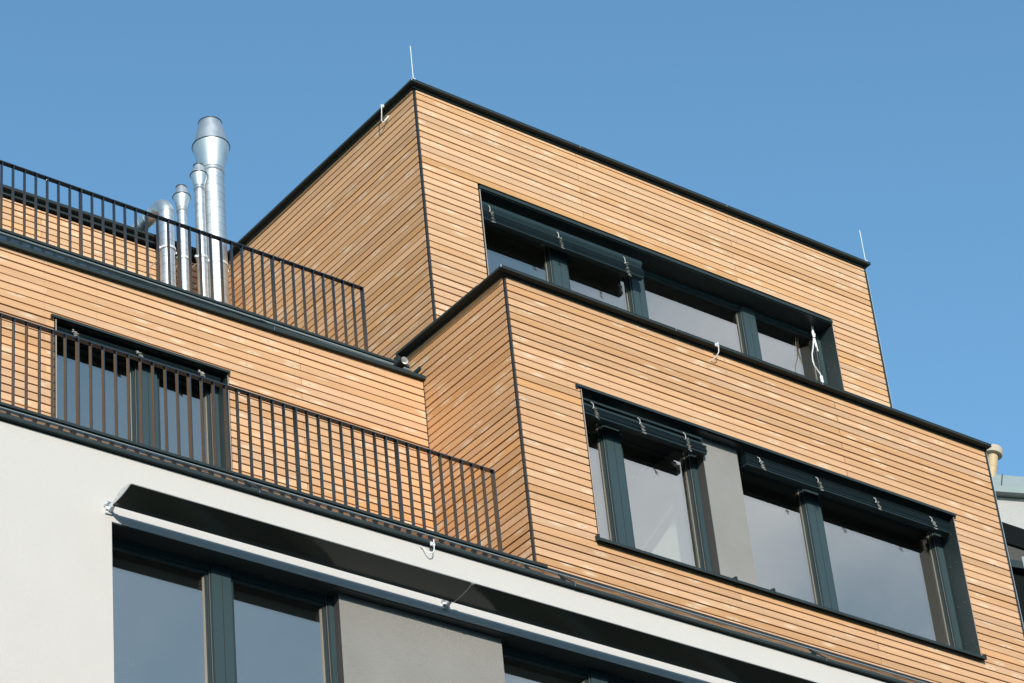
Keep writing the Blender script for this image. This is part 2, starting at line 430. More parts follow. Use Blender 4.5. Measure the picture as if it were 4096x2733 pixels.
# sloping edge flashings below the two railings
def flashing(xa, xb, yf, zf, h, yt, zt, slope, seams, sg=.028):
    mb = MB(); zl = lambda x: zf + slope * (x - xa)
    L = xb - xa
    n = 12; prof = []
    for i in range(n + 1):
        t = i / n; prof.append((yf + (yt - yf) * t, t, sg * math.sin(math.pi * t) * (1 - .35 * t)))
    xs = [xa + L * i / 40 for i in range(41)]
    base = len(mb.v)
    for x in xs:
        for (y, t, sag) in prof: mb.v.append((x, y, zl(x) + h + (zt - zl(x) - h) * t - sag))
    for i in range(40):
        for j in range(n):
            a = base + i * (n + 1) + j; mb.face([a, a + n + 1, a + n + 2, a + 1], 0, sm=True)
    for x0, x1 in [(xa, xb)]:
        mb.hexa([(x0, yf, zl(x0)), (x1, yf, zl(x1)), (x1, yf + .10, zl(x1)), (x0, yf + .10, zl(x0)),
                 (x0, yf, zl(x0) + h), (x1, yf, zl(x1) + h), (x1, yf + .006, zl(x1) + h), (x0, yf + .006, zl(x0) + h)], 1)
    mb.hexa([(xa, yt - .006, zt - .004), (xb, yt - .006, zt - .004), (xb, yt + .05, zt - .004), (xa, yt + .05, zt - .004)] +
            [(xa, yt - .006, zt + .004), (xb, yt - .006, zt + .004), (xb, yt + .05, zt + .004), (xa, yt + .05, zt + .004)], 2)
    for xs_ in seams:            # standing joint cover running up the slope
        pts = []
        for (dx, dn) in ((-.006, .002), (.006, .002)):
            pass
        y0, y1 = yf - .002, yt
        z0, z1 = zl(xs_) + h, zt
        lift = .010
        mb.hexa([(xs_ - .007, y0, z0 - .002), (xs_ + .007, y0, z0 - .002), (xs_ + .007, y1, z1 - .03), (xs_ - .007, y1, z1 - .03),
                 (xs_ - .007, y0, z0 + lift), (xs_ + .007, y0, z0 + lift), (xs_ + .007, y1, z1 + lift * .4), (xs_ - .007, y1, z1 + lift * .4)], 1)
        mb.box(xs_ - .008, xs_ + .09, yf - .0035, yf, zl(xs_) - .001, zl(xs_) + h + .001, 1)
        mb.box(xs_ - .010, xs_ - .007, yf - .005, yf, zl(xs_), zl(xs_) + h + .004, 2)
    return mb.build('edge_flashing', [M['apron'], M['coping'], M['zinc']], bld)
flashing(5.1, XL - .004, 21.53, 17.8107, .046, 21.80, 18.240, .0119, (15.12,), .004)
flashing(5.0, 25.2, 19.64, 14.383, .030, 19.90, 14.668, 0., (13.52, 17.38, 20.9))
mb = MB(); mb.box(17.26, XR, 19.93, 19.99, 14.70, 14.712); mb.box(17.26, XR, 19.915, 19.921, 14.69, 14.72, 1)
mb.build('base_profile', [M['foil'], M['pole']], bld)
mb = MB(); mb.box(14.483, 16.453, YW + .012, YW + .20, 13.621, 13.634); mb.build('soffit_lining', M['reveal'], bld)
mb = MB(); mb.box(19.953, 20.499, YB + .006, YB + .25, 17.255, 17.266); mb.build('soffit_lining', M['reveal'], bld)

# white rendered storey with its window band
HD = (11.900, 21.5, 10.9, 13.635)
mb = MB(); sheet(mb, 'F', YW, YW + .24, 5., 26.5, -1.65, 14.374, [HD])
mb.box(5., 5.24, YW + .24, 31., -1.65, 14.35); mb.box(26.26, 26.5, YW + .24, 31., -1.65, 14.35)
mb.build('rendered_wall', M['white'], bld)
mb = MB(); mb.box(14.484, 16.452, YW + .115, YW + .30, 10.9, 13.633); mb.mi[3] = 1; mb.build('grey_pier', [M['grey'], M['grey_shade']], bld)  # left return gets the darker render as painted shade, here and on the next pier
mb = MB(); mb.box(19.952, 20.500, YB + .125, YB + .34, 15.33, 17.254); mb.mi[3] = 1; mb.build('grey_pier', [M['grey'], M['grey_shade']], bld)

# ------------------------------------------------------------------ windows
def window(x0, x1, z0, z1, fy, yface, posts, rsash, rpost, label, lintel=None, sill=None, jambz=None, left_jamb=True, right_jamb=True, rivets=()):
    """opening x0..x1, z0..z1; frame plane fy; posts = list of (left,right); everything that belongs to one opening"""
    w = empty('window', (x0, fy, z0), bld); w['label'] = label
    mb = MB(); top = z1; bot = z0
    yp = fy - .03
    edges = [x0] + [e for p in posts for e in p]
    panes = []; last = x0
    for (a, b) in posts:
        panes.append((last, a)); last = b
    panes.append((last, rpost[0] if rpost else x1))
    mb.box(x0, x1, fy - .012, fy + .07, top - .065, top)              # head
    mb.box(x0, x1, fy + .002, fy + .07, bot, bot + .07)               # bottom rail
    if lintel is None and left_jamb is False and z1 < 14: mb.box(x0, x1, fy - .014, fy + .02, top - .066, top - .050)       # lit head bead
    for (a, b) in posts:
        mb.box(a, b, yp, fy + .07, bot, top)
        c = a + (b - a) * .52
        mb.box(c, c + .004, yp - .002, yp, bot, top, 1)
        mb.box(a - .022, a, fy - .018, fy + .07, bot, top, 4)
        mb.box(a - .0215, a - .0195, fy - .020, fy - .018, bot, top, 2)
    if rpost:
        mb.box(rpost[0], rpost[1], yp, fy + .07, bot, top)
        mb.box(rpost[0] - .025, rpost[0], fy - .018, fy + .07, bot, top, 4)
        mb.box(rpost[0] - .0215, rpost[0] - .019, fy - .020, fy - .018, bot, top, 3)
    mb.build('frame', [M['frame'], M['foil'], M['zinc'], M['bronze'], M['sash']], w)
    for (a, b) in panes:
        f = MB()
        a2, b2 = a + .045, b - .05
        if b2 - a2 < .1: continue
        zt, zb = top - .105, bot + .11
        sy = fy + .004
        f.box(a, a2, sy, sy + .06, bot + .02, top - .02); f.box(b2, b - .022, sy, sy + .06, bot + .02, top - .02)
        f.box(a2, b2, sy, sy + .06, zt, top - .02); f.box(a2, b2, sy, sy + .06, bot + .02, zb)
        f.box(b2 - .003, b2, sy + .021, sy + .03, zb, zt, 1)
        f.build('sash', [M['sash'], M['gasket'], M['zinc']], w)
        g = MB()
        for i_, yy in enumerate((fy + .034, fy + .058)): g.quad([(a2, yy, zb), (b2, yy, zb), (b2, yy, zt), (a2, yy, zt)], i_)
        g.build('pane', [M['glass'], M['glass_in']], w)
    # sheet-metal reveal: soffit, sides
    r = MB(); t = .012
    r.box(x0, x1, yface - .004, fy - .03, z1, z1 + t)
    if left_jamb:
        r.box(x0 - t, x0, yface - .006, fy + .05, z0, z1 + t); r.box(x0 - .013, x0 - .001, yface - .009, yface - .006, z0, z1, 1)
    if right_jamb:
        r.box(x1, x1 + t, yface - .004, fy + .05, z0, z1 + t); r.box(x1, x1 + .008, yface - .007, yface - .004, z0, z1, 1)
    for (yy, zz) in rivets: r.lathe([(0, .006), (.006, .005), (.010, 0)], 0, 0, 10, 0, Matrix(((0, 0, -1), (0, 1, 0), (1, 0, 0))), (x1, yface + yy, zz))
    r.build('reveal', [M['reveal'], M['bronze']], w)
    if lintel:
        a, b, c, d, prj = lintel
        l = MB(); l.box(a, b, yface - prj, yface - prj + .012, c, d); l.box(a, b, yface - prj + .012, yface + .05, d - .012, d)
        l.box(a, a + .025, yface - prj + .012, yface - .002, c - .02, d - .012); l.box(b - .025, b, yface - prj + .012, yface - .002, c - .02, d - .012)
        l.build('lintel_flashing', M['coping'], w)
    for (a, b) in (sill or ()):
        s = MB(); zs = z0
        s.extr([(yface - .065, zs - .030), (yface - .053, zs - .030), (yface - .053, zs - .008), (fy + .0, zs + .022), (fy + .0, zs + .034), (yface - .065, zs + .004)], a, b)
        for e in (a, b - .006): s.extr([(yface - .070, zs - .034), (yface + .03, zs - .010), (yface + .03, zs + .052), (yface - .070, zs + .040)], e - .001, e + .007)
        s.box(a + .02, b - .02, yface - .03, yface - .004, zs - .035, zs - .031)
        s.build('sill', M['coping'], w)
    return w
riv = [(.09, 17.05), (.20, 16.65), (.085, 16.66), (.20, 16.1), (.085, 16.11), (.20, 15.6), (.085, 15.6)]
window(18.11, 23.885, 19.0, 20.90, TYF + .28, TYF, [(19.357, 19.590), (20.640, 20.838), (22.522, 22.732)], None, (23.812, 23.885), 'long four-pane window of the top storey', (18.10, 23.89, 20.912, 20.954, .022), None, rivets=[(.09, 20.6), (.2, 20.3), (.09, 20.28)])
window(18.11, 19.952, 15.31, 17.254, YB + .28, YB, [(18.613, 18.832)], None, (19.885, 19.952), 'left half of the bay window, beside the grey pier', (18.03, 23.92, 17.256, 17.288, .03), [(18.05, 19.995)], right_jamb=False)
window(20.500, 23.885, 15.31, 17.254, YB + .28, YB, [(21.654, 21.871)], None, (23.785, 23.885), 'wide right half of the bay window', None, [(20.565, 23.90), (20.005, 20.555)], left_jamb=False, rivets=riv)
window(12.418, 14.500, 15.0, 17.188, YM + .22, YM, [(13.500, 13.740)], None, (14.435, 14.500), 'tall glazed door behind the lower railing', (12.35, 14.524, 17.190, 17.220, .03), None, rivets=[(.1, 17.1)])
window(11.905, 14.482, 11.0, 13.622, YW + .235, YW + .012, [(13.098, 13.312)], None, (14.425, 14.482), 'large window in the white storey under the visor', None, None, left_jamb=False, right_jamb=False)
window(16.454, 21.4, 11.0, 13.622, YW + .235, YW + .012, [(17.668, 17.888), (19.6, 19.8)], None, (21.3, 21.4), 'window at the lower edge right of the broad grey pier', None, None, left_jamb=False)

# rooms behind the glass
def room(x0, x1, y0, y1, z0, z1, label=None):
    mb = MB()
    mb.quad([(x0, y1, z0), (x0, y1, z1), (x1, y1, z1), (x1, y1, z0)][::-1]); mb.quad([(x0, y0, z0), (x0, y0, z1), (x0, y1, z1), (x0, y1, z0)][::-1])
    mb.quad([(x1, y0, z0), (x1, y1, z0), (x1, y1, z1), (x1, y0, z1)][::-1]); mb.quad([(x0, y0, z1), (x1, y0, z1), (x1, y1, z1), (x0, y1, z1)])
    mb.quad([(x0, y0, z0), (x0, y1, z0), (x1, y1, z0), (x1, y0, z0)])
    return mb.build('interior_room', M['room'], bld)
room(17.6, 24.4, TYF + .34, 26.5, 18.45, 21.2); room(17.5, 24.5, YB + .34, 25.5, 14.6, 17.5)
room(9., 17.0, YM + .28, 25.5, 14.55, 17.5); room(6., 25., YW + .32, 25.2, 10.6, 13.8)
mb = MB(); mb.box(20.10, 20.40, YB + .35, 25.4, 14.65, 17.45); mb.build('partition_wall', M['roomwhite'], bld)

# outlet spout at the end of the upper flashing
mb = MB(); ax = Vector((-.12, -1, -.10)).normalized(); q = ax.to_track_quat('Z', 'Y').to_matrix()
mb.lathe([(.050, 0), (.050, .26), (.046, .262)], 0, 0, 28, 0, q, (16.87, 21.735, 18.10))
mb.lathe([(.046, .262), (.0455, .20), (0, .20)], 0, 0, 28, 1, q, (16.87, 21.735, 18.10))
mb.build('outlet_spout', [M['foil'], M['spout']], bld)

# ------------------------------------------------------------------ raised blinds
def blind(x0, x1, yc, zt, zb, n, cords, label, valance=None, rails=(), depth=.075, rod=None, xcut=None):
    b = empty('venetian_blind', ((x0 + x1) / 2, yc, zb)); tag(b, label, 'blind', 'raised blinds hanging in the window heads')
    st = MB(); dz = (zt - zb - .014) / n
    for i in range(n):
        z = zb + .016 + dz * (i + .35); j = rnd.uniform(-.004, .004); e = rnd.uniform(0, .010)
        prof = [(yc - depth / 2 + j, z), (yc - depth / 6 + j, z + dz * .35), (yc + depth / 6 + j, z + dz * .35), (yc + depth / 2 + j, z),
                (yc + depth / 2 + j, z + dz * .3), (yc + depth / 6 + j, z + dz * .65), (yc - depth / 6 + j, z + dz * .65), (yc - depth / 2 + j, z + dz * .3)]
        st.extr(prof, x0, x1 - e)
    st.build('slat_stack', M['blind'], b)
    br = MB(); br.extr([(yc - depth * .45, zb + .002), (yc - depth * .35, zb - .004), (yc + depth * .35, zb - .004), (yc + depth * .45, zb + .002), (yc + depth * .45, zb + .014), (yc - depth * .45, zb + .014)], x0, x1 - .012)
    br.build('bottom_rail', M['blind'], b)
    if valance:
        v0, v1, xe = valance
        k = 10; prof = []
        for i in range(k + 1):
            t = i / k; prof.append((yc - depth * .25 - depth * .42 * math.sin(t * math.pi * .55 + .25) ** 2, v0 + (v1 - v0) * t))
        prof = prof + [(yc + depth * .5, v1), (yc + depth * .5, v0)]
        v = MB(); v.extr(prof[::-1], x0, xe, sm=False); v.build('valance', M['blind'], b)
    for (a, c, xe) in rails:
        v = MB(); v.box(x0, xe, yc - .03, yc + .03, a, c); v.build('head_rail', M['blind'], b)
    if rod:
        v = MB(); v.tube([(x0, yc - .03, rod), (x1 - .01, yc - .03, rod)], .0035, 6); v.build('guide_rod', M['blind'], b)
    for (cx, ztop, zbot) in cords:
        c = MB(); yq = yc - depth / 2 - .022; h = ztop - zbot
        knot = ztop - h * .38
        c.tube([(cx - .01, yq + .02, ztop), (cx, yq, ztop - h * .15), (cx + .004, yq, knot)], .0048, 6)
        for s in range(2):
            pts = []; m = 8
            for i in range(m * 2 + 1):
                t = i / (m * 2); z = knot - (h * .62) * t
                side = (-1) ** i
                pts.append((cx + .022 * t + .018 + side * rnd.uniform(.012, .030), yq + rnd.uniform(-.014, .010), z + rnd.uniform(-.008, .012)))
            c.tube([(cx + .004, yq, knot)] + pts, .0028, 5)
        c.tube([(cx + .004, yq, knot + .02), (cx - .018, yq - .004, knot - .02)], .003, 5)
        c.build('cord_bundle', M['cord'], b)
    return b
blind(18.135, 20.690, TYF + .105, 20.683, 20.545, 11, [(18.270, 20.765, 20.505), (19.322, 20.760, 20.505), (20.375, 20.770, 20.465)], 'blind with a rounded valance over its slat stack, in the top storey window', (20.683, 20.790, 20.668), depth=.085)
blind(18.135, 19.950, YB + .080, 17.088, 16.980, 9, [(18.276, 17.150, 16.930), (18.945, 17.150, 16.945), (19.615, 17.165, 16.930)], 'shorter blind with two thin head rails, left of the narrow grey pier', None, [(17.163, 17.190, 19.905), (17.090, 17.122, 19.902)], depth=.085)
blind(20.548, 23.850, YB + .080, 17.165, 17.030, 11, [(20.745, 17.175, 17.015), (21.655, 17.175, 16.990), (22.585, 17.165, 17.000), (23.515, 17.165, 16.998)], 'longest blind, with four cord bundles, right of the narrow grey pier', None, depth=.085, rod=17.192)
blind(12.440, 14.455, YM + .10, 17.158, 17.092, 7, [(12.640, 17.165, 17.085), (13.415, 17.150, 17.085), (14.175, 17.160, 17.090)], 'thin blind stack in the door head behind the lower railing', None, depth=.085)

# ------------------------------------------------------------------ sun visor
vis = empty('sun_visor', (11.86, 19.45, 13.75)); tag(vis, 'long curved dark visor with a pale end plate on the white wall', 'sun visor')
yo, zo, yi, zi = 19.276, 13.803, 19.612, 13.752
def vprof(off_top, off_bot, n=14):
    lo = []; up = []
    for i in range(n + 1):
        t = i / n; y = yo + (yi - yo) * t; z = zo + (zi - zo) * t; s = math.sin(math.pi * t)
        lo.append((y, z - off_bot * s)); up.append((y, z + .004 + off_top * s))
    return lo, up
lo, up = vprof(.040, .010)
mb = MB(); mb.extr(list(reversed(up)) + lo, 11.862, 15.72, 0, sm=False)
mb.extr(list(reversed(up)) + lo, 15.732, 21.6, 0, sm=False)
mb.tube([(11.862, yo - .002, zo + .002), (21.6, yo - .002, zo + .002)], .005, 8, 1)
mb.build('blade', [M['visor'], M['alu']], vis)
mb = MB(); lo2, up2 = vprof(.050, .016)
mb.extr(list(reversed(up2)) + lo2, 11.854, 11.861)
for (y, z) in ((19.36, 13.815), (19.42, 13.812), (19.45, 13.803), (19.52, 13.788), (19.57, 13.782)):
    mb.lathe([(0, .004), (.005, .003), (.007, 0)], 0, 0, 10, 1, Matrix(((0, 0, -1), (0, 1, 0), (1, 0, 0))), (11.854, y, z))
mb.build('end_plate', [M['plate'], M['galv']], vis)
mb = MB(); mb.extr(list(reversed(up2)) + lo2, 15.7205, 15.7315)
mb.box(15.705, 15.745, yo - .006, yo + .05, zo - .006, zo + .012); mb.build('joint_plate', [M['plate']], vis)
for x in (11.862, 15.68):
    b = MB(); b.box(x - .035, x + .03, YW - .02, YW, 13.70, 13.79); b.extr([(19.60, 13.735), (YW - .01, 13.715), (YW - .01, 13.765), (19.60, 13.785)], x - .012, x + .02)
    b.tube([(x - .04, 19.63, 13.80), (x + .03, 19.63, 13.80)], .010, 8); b.tube([(x - .055, 19.665, 13.78), (x + .01, 19.65, 13.80)], .009, 8)
    b.tube([(x - .04, 19.66, 13.735), (x + .035, 19.66, 13.735)], .009, 8)
    b.build('bracket', M['galv'], vis)

# ------------------------------------------------------------------ railings
def railing(xe, xbar, xs, y, zt, zbar, sp, label, connectors):
    r = empty('balcony_railing', (xe, y, zbar)); tag(r, label, 'railing', 'metal balcony railings')
    X = lambda x: x - xe
    mb = MB(); mb.box(X(xs), 0, 0, .060, zt - zbar - .011, zt - zbar); mb.build('top_rail', M['rail'], r, False)
    mb = MB(); mb.box(X(xs), X(xbar), 0, .060, -.029, 0); mb.build('bottom_rail', M['coping'], r, False)
    mb = MB(); mb.box(-.010, 0, .006, .050, 0, zt - zbar - .011); thin = mb.build('baluster', M['rail'], r, False)
    mb = MB(); mb.box(-.013, 0, 0, .060, 0, zt - zbar - .011); wide = mb.build('post', M['rail'], r, False)
    i = 1
    while xe - i * sp > xs + .05:
        src = wide if i % 9 == 0 else thin
        if i == 1: thin.location.x = -sp
        else:
            c = src.copy(); COL.objects.link(c); c.parent = r; c.location.x = -i * sp + rnd.uniform(-.0015, .0015)
        i += 1
    for k, cx in enumerate(connectors):
        mb = MB(); mb.box(X(cx), X(cx) + .11, .010, .050, zt - zbar - .019, zt - zbar - .0115)
        mb.tube([(X(cx) + .02, .03, zt - zbar - .034), (X(cx) + .02, .03, zt - zbar - .019)], .007, 8, 1)
        mb.build('rail_connector', [M['rail'], M['alu']], r, False)
    return r
railing(16.583, 17.155, 5.3, 21.80, 19.195, 18.303, .13741, 'upper black railing on the roof edge in front of the steel flues', (12.43, 15.44))
railing(16.695, 17.28, 5.3, 19.93, 15.745, 14.754, .13815, 'lower black railing above the white rendered wall', (13.52, 15.30))

# ------------------------------------------------------------------ steel flues on the upper terrace
def pipe_prof(r, z0, z1, pitch, b=.0022):
    p = [(r, z0)]; z = z0 + pitch * .6
    while z < z1 - .02:
        p += [(r, z - .004), (r + b, z - .002), (r + b, z + .002), (r, z + .004)]; z += pitch
    return p + [(r, z1)]
def ring(mb, r, x, y):          # the lower flank of every lock seam is a thin dark line
    for i, f in enumerate(mb.f):
        rs = [math.hypot(mb.v[j][0] - x, mb.v[j][1] - y) for j in f]
        if max(rs) > r + .001 and min(rs) < r + .0005 and mb.v[f[0]][2] < mb.v[f[2]][2] and rs[0] < rs[2]: mb.mi[i] = 1
def clampring(parent, x, y, r, z, ear=True):
    c = MB(); c.lathe([(r + .002, z - .018), (r + .010, z - .016), (r + .010, z - .003), (r + .004, z), (r + .010, z + .003), (r + .010, z + .016), (r + .002, z + .018)], x, y, 32, 0, sm=False)
    for s in (-1, 1): c.box(x + s * (r + .004), x + s * (r + .034), y - .012, y + .012, z - .016, z + .016)
    c.tube([(x, y + r, z), (x, YK - .005, z - .005)], .008, 6)
    return c.build('pipe_clamp', M['galv'], parent)
def cowl_flue(x, y, r, z0, zc, zr, zt, rm, rt, zclamp, label):
    f = empty('steel_flue', (x, y, z0)); tag(f, label, 'flue', 'straight steel flues with conical cowls')
    p = MB(); p.lathe(pipe_prof(r, z0, zc, .115 if r < .1 else .125), x, y, 36); ring(p, r, x, y); p.build('pipe', [M['steel'], M['seam']], f)
    c = MB(); c.lathe([(r + .004, zc - .10), (r + .010, zc - .09), (r + .004, zc - .075), (r + .003, zc - .05), (r + .010, zc - .04), (r + .012, zc), (rm, zr - .004)], x, y, 44)
    c.lathe([(rm, zr - .006), (rm + .008, zr - .003), (rm + .008, zr + .006), (rm - .004, zr + .006)], x, y, 44, 1)
    c.lathe([(rm - .004, zr + .006), (rt, zt - .012)], x, y, 44, 2)
    c.lathe([(rt - .002, zt - .012), (rt + .007, zt - .008), (rt + .007, zt), (rt - .006, zt)], x, y, 44, 1); c.lathe([(rt - .006, zt), (rt - .01, zt - .10), (0, zt - .12)], x, y, 44, 1)
    c.build('cowl', [M['steel'], M['rail'], M['steel']], f)
    clampring(f, x, y, r, zclamp)
    return f
cowl_flue(16.862, 25.25, .155, 18.13, 23.30, 23.655, 24.06, .245, .153, 21.72, 'largest steel flue with a big double-cone cowl, next to the timber side wall')
cowl_flue(16.622, 25.20, .067, 18.13, 22.92, 23.065, 23.225, .111, .065, 21.74, 'slim taller steel flue standing just left of the largest flue')
cowl_flue(16.358, 25.22, .064, 18.13, 22.48, 22.625, 22.785, .111, .066, 21.64, 'slim shorter steel flue between the bent duct and the taller slim flue')
fd = empty('steel_duct', (16.136, 25.25, 18.13)); tag(fd, 'bent steel duct that turns back over the rear wall, leftmost of the pipes', 'duct')
p = MB(); p.lathe(pipe_prof(.096, 18.13, 22.32, .125), 16.136, 25.25, 36); ring(p, .096, 16.136, 25.25); p.build('pipe', [M['steel'], M['seam']], fd)
path = []; br = .19; end_dir = math.atan2(-.03, 1)
for i in range(13):
    a = math.pi - (math.pi / 2 - end_dir) * i / 12
    path.append((16.136, 25.25 + br + br * math.cos(a), 22.30 + br * math.sin(a)))
p = MB(); p.tube(path, .101, 32); p.build('elbow', M['steel'], fd)
p = MB(); e = Vector(path[-1]); d = Vector((0, 1, -.03)).normalized(); pts, rr = [], []
for i in range(26):
    for o_, r_ in ((0, .095), (.10, .095), (.104, .0985), (.112, .0985), (.116, .095)):
        pts.append(tuple(e + d * (i * .125 + o_ - .02))); rr.append(r_)
p.tube(pts, rr, 32); p.build('sloping_pipe', M['steel'], fd)
clampring(fd, 16.136, 25.25, .101, 21.72)

# ------------------------------------------------------------------ lightning rods and earthing clips
for (x, lab) in ((17.19, 'thin white lightning rod on the left corner of the top roof'), (24.715, 'thin white lightning rod on the right end of the top roof edge')):
    r = empty('lightning_rod', (x, 21.30, 22.16)); tag(r, lab, 'lightning rod', 'lightning rods on the roof edge')
    b = MB(); b.tube([(x, 21.30, 22.16), (x, 21.30, 22.70)], .0046, 8); b.build('rod', M['cable'], r)
    b = MB(); b.box(x - .02, x + .02, 21.28, 21.33, 22.155, 22.185); b.build('foot', M['galv'], r)
def clip(pos, axis, label, wire, block=None):
    c = empty('earthing_clip', pos); tag(c, label, 'clip', 'earthing clips with bent wires')
    x, y, z = pos; b = MB()
    if axis == 'F':
        b.box(x - .024, x + .024, y - .008, y + .002, z - .022, z + .022); b.box(x - .018, x + .026, y - .016, y - .008, z - .016, z + .016)
        b.lathe([(0, .012), (.007, .012), (.007, 0)], 0, 0, 6, 0, Vector((0, -1, 0)).to_track_quat('Z', 'Y').to_matrix(), (x + .004, y - .016, z + .002), sm=False)
    else:
        b.box(x - .008, x + .002, y - .024, y + .024, z - .022, z + .022); b.box(x - .016, x - .008, y - .018, y + .026, z - .016, z + .016)
        b.lathe([(0, .012), (.007, .012), (.007, 0)], 0, 0, 6, 0, Vector((-1, 0, 0)).to_track_quat('Z', 'Y').to_matrix(), (x - .016, y + .004, z + .002), sm=False)
    b.build('clamp', M['galv'], c)
    b = MB(); b.tube(wire, .0058, 8); b.build('wire', M['cable'], c)
    if block:
        b = MB(); b.tube(block, .011, 8)
        v = Vector(block[1]) - Vector(block[0])
        for i in range(4):
            q = Vector(block[0]) + v * (.15 + .22 * i); b.tube([tuple(q), tuple(q + Vector((-.016, -.004, .006)))], .005, 6)
        b.build('terminal', M['galv'], c)
    return c
clip((15.548, 19.638, 14.378), 'F', 'white earthing clip with a wire loop on the lower roof edge above the visor', [(15.556, 19.618, 14.425), (15.556, 19.618, 14.36), (15.550, 19.617, 14.305), (15.537, 19.622, 14.275), (15.508, 19.632, 14.258), (15.482, 19.648, 14.275), (15.460, 19.668, 14.318), (15.440, 19.692, 14.358)], [(15.452, 19.676, 14.330), (15.440, 19.700, 14.358)])
clip((20.214, 19.899, 18.480), 'F', 'white earthing clip with a short wire on the roof edge of the bay', [(20.224, 19.881, 18.515), (20.226, 19.880, 18.45), (20.224, 19.89, 18.38), (20.206, 19.93, 18.325), (20.170, 20.01, 18.30)])
clip((17.143, 21.88, 22.135), 'S', 'white earthing clip with a hooked wire on the side of the top roof edge', [(17.125, 21.885, 22.165), (17.125, 21.885, 22.10), (17.130, 21.90, 22.02), (17.140, 21.925, 21.955), (17.160, 21.925, 21.93), (17.182, 21.912, 21.955)], [(17.180, 21.914, 21.952), (17.240, 21.897, 22.045)])

# spare cable in the top window
cb = empty('cable_bundle', (23.69, 21.53, 20.05)); tag(cb, 'tied bundle of white cable hanging at the right end of the top window', 'cable')
ys = 21.53
b = MB(); b.tube([(23.70, ys, 20.90), (23.675, ys, 20.76), (23.665, ys, 20.68), (23.625, ys - .01, 20.54), (23.572, ys - .02, 20.41), (23.560, ys - .02, 20.30), (23.585, ys - .015, 20.235), (23.640, ys, 20.20), (23.672, ys, 20.16), (23.690, ys, 20.115)], .008, 8)
for dx, z1, z0 in ((-.02, 20.80, 20.58), (.012, 20.82, 20.56), (.03, 20.78, 20.50), (-.004, 20.9, 20.62)):
    b.tube([(23.672 + dx, ys - .012, z1), (23.668 + dx * .3, ys - .016, 20.70), (23.662 + dx * 1.3, ys - .014, z0)], .008, 6)
b.build('cable', M['cable'], cb)
b = MB(); b.lathe([(.012, .17), (.020, .15), (.020, .06), (.014, .05)], 0, 0, 12, 0, Vector((.05, 0, -1)).to_track_quat('Z', 'Y').to_matrix(), (23.687, ys, 20.17)); b.build('plug', M['cable'], cb)
b = MB(); b.tube([(23.64, ys - .028, 20.70), (23.69, ys - .028, 20.70)], .004, 6); b.build('cable_tie', M['rail'], cb)

# ceiling lamp seen through the large window
la = empty('ceiling_lamp', (13.55, 22.22, 13.80)); tag(la, 'small round ceiling lamp behind the glass of the large lower window', 'lamp')
b = MB(); b.lathe([(0, 13.80), (.10, 13.80), (.10, 13.76), (.085, 13.75), (0, 13.75)], 13.55, 22.22, 24); b.build('canopy', M['cable'], la)
b = MB(); b.lathe([(.06, 13.75), (.06, 13.70), (.05, 13.69), (0, 13.685)], 13.55, 22.22, 24); b.build('shade', M['zinc'], la)

# ------------------------------------------------------------------ neighbour building and vent
nb = empty('neighbour_building', (33.5, 26.0, -1.65)); tag(nb, 'neighbouring house with a pale zinc roof edge, past the right end of the timber block', 'building')
dx = Vector((1, -.374, 0)).normalized(); dn = Vector((-.374, -1, 0)).normalized(); O = Vector((32.2, 26.0, 0))
def strip(z0a, z0b, z1a, z1b, out0, out1, mi_mat, name, s0=-2.5, s1=6., back=.3):
    b = MB(); pts = []
    za = lambda s, a, c: a + (c - a) * s / .55
    for (zA, zB, o_) in ((z0a, z0b, out0), (z1a, z1b, out1)):
        A = O + dx * s0 + dn * o_; B = O + dx * s1 + dn * o_; A2 = O + dx * s0 - dn * back; B2 = O + dx * s1 - dn * back
        pts += [(A.x, A.y, za(s0, zA, zB)), (B.x, B.y, za(s1, zA, zB)), (B2.x, B2.y, za(s1, zA, zB)), (A2.x, A2.y, za(s0, zA, zB))]
    b.hexa(pts); return b.build(name, mi_mat, nb)
strip(-1.65, -1.65, 23.14, 23.14, 0, 0, M['nplaster'], 'wall', s1=6., back=5.)
z_ = strip(23.135, 23.14, 23.25, 23.255, .16, .165, M['zinc'], 'roof_edge'); strip(23.25, 23.255, 23.56, 23.56, .155, .0, M['zinc'], 'zinc_upstand')
b = MB(); A = O + dx * .20
b.tube([tuple(O + dx * .05 + dn * .165 + Vector((0, 0, 23.25))), tuple(O + dx * .20 + dn * .01 + Vector((0, 0, 23.565)))], .007, 6); b.build('standing_seam', M['dark'], nb)
for s, w in ((.21, .05), (.43, .16), (.9, .3), (1.5, .3)):
    b = MB(); c = O + dx * s - dn * .03
    b.tube([tuple(c + Vector((0, 0, 23.552))), tuple(c + dx * w + Vector((0, 0, 23.556)))], .022, 8); b.build('ridge_tile', M['tile'], nb)
strip(22.17, 22.02, 22.54, 22.38, .14, .16, M['dark'], 'eave_board', s0=-1., s1=1.5, back=-.002)
strip(21.83, 21.79, 22.17, 22.02, .05, .10, M['slate'], 'slate_strip', s0=-1., s1=1.5, back=-.002)
strip(21.71, 21.665, 21.83, 21.79, .20, .22, M['coping'], 'gutter', s0=-1., s1=1.5, back=-.002)
strip(15., 15., 21.71, 21.665, .06, .06, M['dark'], 'dark_wall', s0=-1., s1=1.5, back=-.002)
b = MB(); c = O + dx * .115 + dn * .225
b.extr([(c.y, 21.69), (c.y + .01, 21.69), (c.y + .01, 21.90), (c.y - .05, 21.88)], c.x - .012, c.x + .012); b.build('gutter_bracket', M['galv'], nb)
vp = empty('vent_pipe', (32.28, 26.1, 23.3)); tag(vp, 'leaning cream vent pipe with a broad cap above the neighbouring zinc roof', 'vent pipe')
A, B = Vector((32.20, 26.06, 23.40)), Vector((32.350, 26.0, 23.965)); ax = (B - A).normalized(); q = ax.to_track_quat('Z', 'Y').to_matrix(); L = (B - A).length
